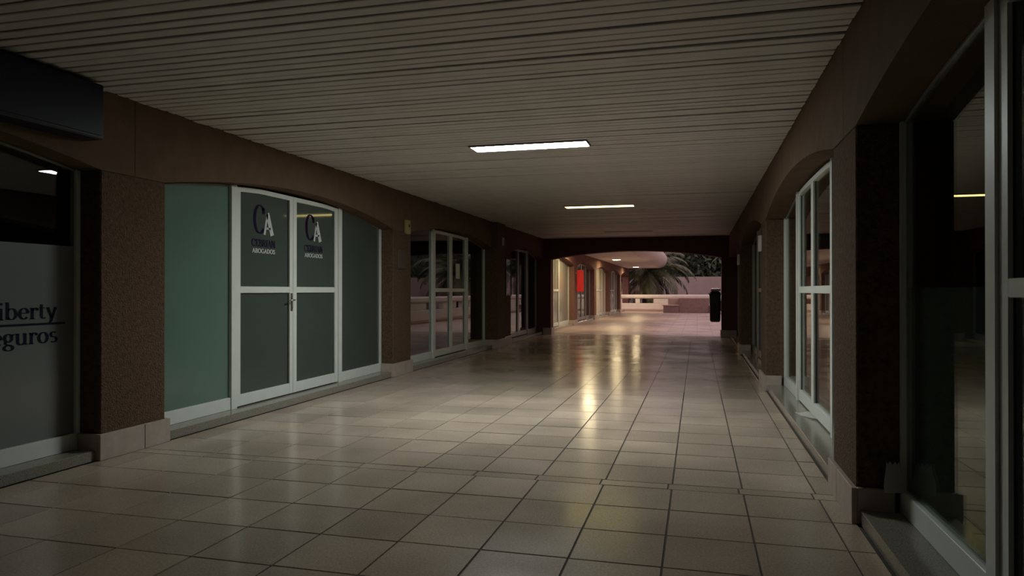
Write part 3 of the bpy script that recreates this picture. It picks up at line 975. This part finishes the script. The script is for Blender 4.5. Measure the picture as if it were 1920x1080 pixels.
palm((-3.35, 49.6, -0.26), 2.9, 34, 3.9, 'low palm with drooping fronds behind the far parapet', 3)
palm((4.1, 54.0, -0.26), 3.6, 26, 3.4, 'second palm partly hidden behind the right pier', 5, 0.28)
palm((5.4, 42.6, -0.26), 2.7, 26, 3.6, 'palm beyond the right parapet mirrored in the third left shop', 8)

def tree(loc, trunk_h, crown, n, mat, label, seed, leaf=0.28):
    rnd = random.Random(seed)
    r = empty('garden_tree', loc, label=label, cat='tree', group='trees behind the garden wall')
    bm = bmesh.new()
    pts = [(0.12 * math.sin(i * 1.3), 0.1 * math.cos(i), trunk_h * i / 6) for i in range(7)]
    tube(bm, pts, [0.24 - 0.02 * i for i in range(7)], 8)
    for k in range(5):
        az = k * 1.257 + rnd.uniform(-.3, .3)
        tip = (math.cos(az) * crown[0] * 0.6, math.sin(az) * crown[1] * 0.6, trunk_h + crown[2] * rnd.uniform(-0.1, 0.6))
        tube(bm, [pts[4], tuple((pts[6][i] + tip[i]) / 2 for i in range(3)), tip], [0.12, 0.08, 0.03], 5)
    obj('trunk', bm, 'bark', r)
    blobs = []
    for k in range(16):
        a = rnd.uniform(0, 2 * math.pi)
        q = rnd.uniform(0.0, 0.75)
        blobs.append((Vector((math.cos(a) * q * crown[0], math.sin(a) * q * crown[1], trunk_h + crown[2] * rnd.uniform(-0.35, 0.8))), rnd.uniform(0.4, 0.62)))
    bm = bmesh.new()
    for i in range(n):
        c, s_ = rnd.choice(blobs)
        v = Vector((rnd.gauss(0, 1), rnd.gauss(0, 1), rnd.gauss(0, 1))).normalized() * (rnd.random() ** 0.4)
        p = c + Vector((v.x * crown[0] * s_, v.y * crown[1] * s_, v.z * crown[2] * s_))
        d = Vector((rnd.gauss(0, 1), rnd.gauss(0, 1), rnd.gauss(0, 1) - 0.4)).normalized()
        q = d.cross(Vector((rnd.gauss(0, 1), rnd.gauss(0, 1), rnd.gauss(0, 1)))).normalized()
        l = leaf * rnd.uniform(0.7, 1.4)
        bm.faces.new((bm.verts.new(p - d * l), bm.verts.new(p + q * l * 0.42), bm.verts.new(p + d * l), bm.verts.new(p - q * l * 0.42)))
    f = obj('foliage', bm, mat, r)
    tag(f, kind='stuff')
TREES = [(-17, 66, 3.4, 'leaf', 'dark leafy tree behind the garden wall, farthest left'),
         (-8, 66, 3.1, 'leaf_b', 'olive leafy tree behind the garden wall, above the low palm'),
         (1, 66, 3.2, 'leaf', 'dark leafy tree behind the garden wall, right of the low palm'),
         (10, 66, 3.3, 'leaf_b', 'olive leafy tree behind the garden wall, hidden by the right pier')]
for i, (x, y, h, mt, lab) in enumerate(TREES):
    tree((x, y, -0.26), h, (3.3, 3.0, 3.6), 6000, mt, lab, 40 + i)

def hedge(loc, length, rot, height, label, seed, n):
    """tall clipped screen: a dark twiggy core under a coat of leaves"""
    rnd = random.Random(seed)
    r = empty('hedge', loc, label=label, cat='hedge', group='tall hedges behind the garden walls')
    r.rotation_euler.z = rot
    bm = bmesh.new()
    nx, nz = 40, 10
    G = {}
    for sdx in (-1, 1):
        for i in range(nx + 1):
            for k in range(nz + 1):
                th = 0.75 * (1 - 0.55 * (k / nz) ** 3) + rnd.uniform(-0.12, 0.12)
                G[sdx, i, k] = bm.verts.new(((i / nx - 0.5) * length, sdx * th, height * k / nz * (1 + (0.05 * math.sin(i * 1.7) if k == nz else 0))))
        for i in range(nx):
            for k in range(nz):
                bm.faces.new((G[sdx, i, k], G[sdx, i + 1, k], G[sdx, i + 1, k + 1], G[sdx, i, k + 1]))
    for i in range(nx):
        bm.faces.new((G[-1, i, nz], G[-1, i + 1, nz], G[1, i + 1, nz], G[1, i, nz]))
    for i in (0, nx):
        for k in range(nz):
            bm.faces.new((G[-1, i, k], G[-1, i, k + 1], G[1, i, k + 1], G[1, i, k]))
    obj('core', bm, 'leaf', r)
    bm = bmesh.new()
    for i in range(n):
        k = rnd.random() ** 0.8
        p = Vector(((rnd.random() - 0.5) * length, rnd.choice((-1, 1)) * (0.85 * (1 - 0.55 * k ** 3) + rnd.uniform(-0.15, 0.3)), height * k * 1.04 + 0.1))
        d = Vector((rnd.gauss(0, 1), rnd.gauss(0, 1), rnd.gauss(0, 1) + 0.3)).normalized()
        q = d.cross(Vector((rnd.gauss(0, 1), rnd.gauss(0, 1), rnd.gauss(0, 1)))).normalized()
        l = rnd.uniform(0.2, 0.42)
        bm.faces.new((bm.verts.new(p - d * l), bm.verts.new(p + q * l * 0.42), bm.verts.new(p + d * l), bm.verts.new(p - q * l * 0.42)))
    tag(obj('foliage', bm, 'leaf_b', r), kind='stuff')
hedge((1, 73, -0.26), 64, 0, 11, 'tall dark hedge far behind the garden wall and trees', 61, 14000)
hedge((18, 33, -0.26), 52, math.pi / 2, 8.5, 'tall dark hedge behind the right garden wall', 62, 12000)
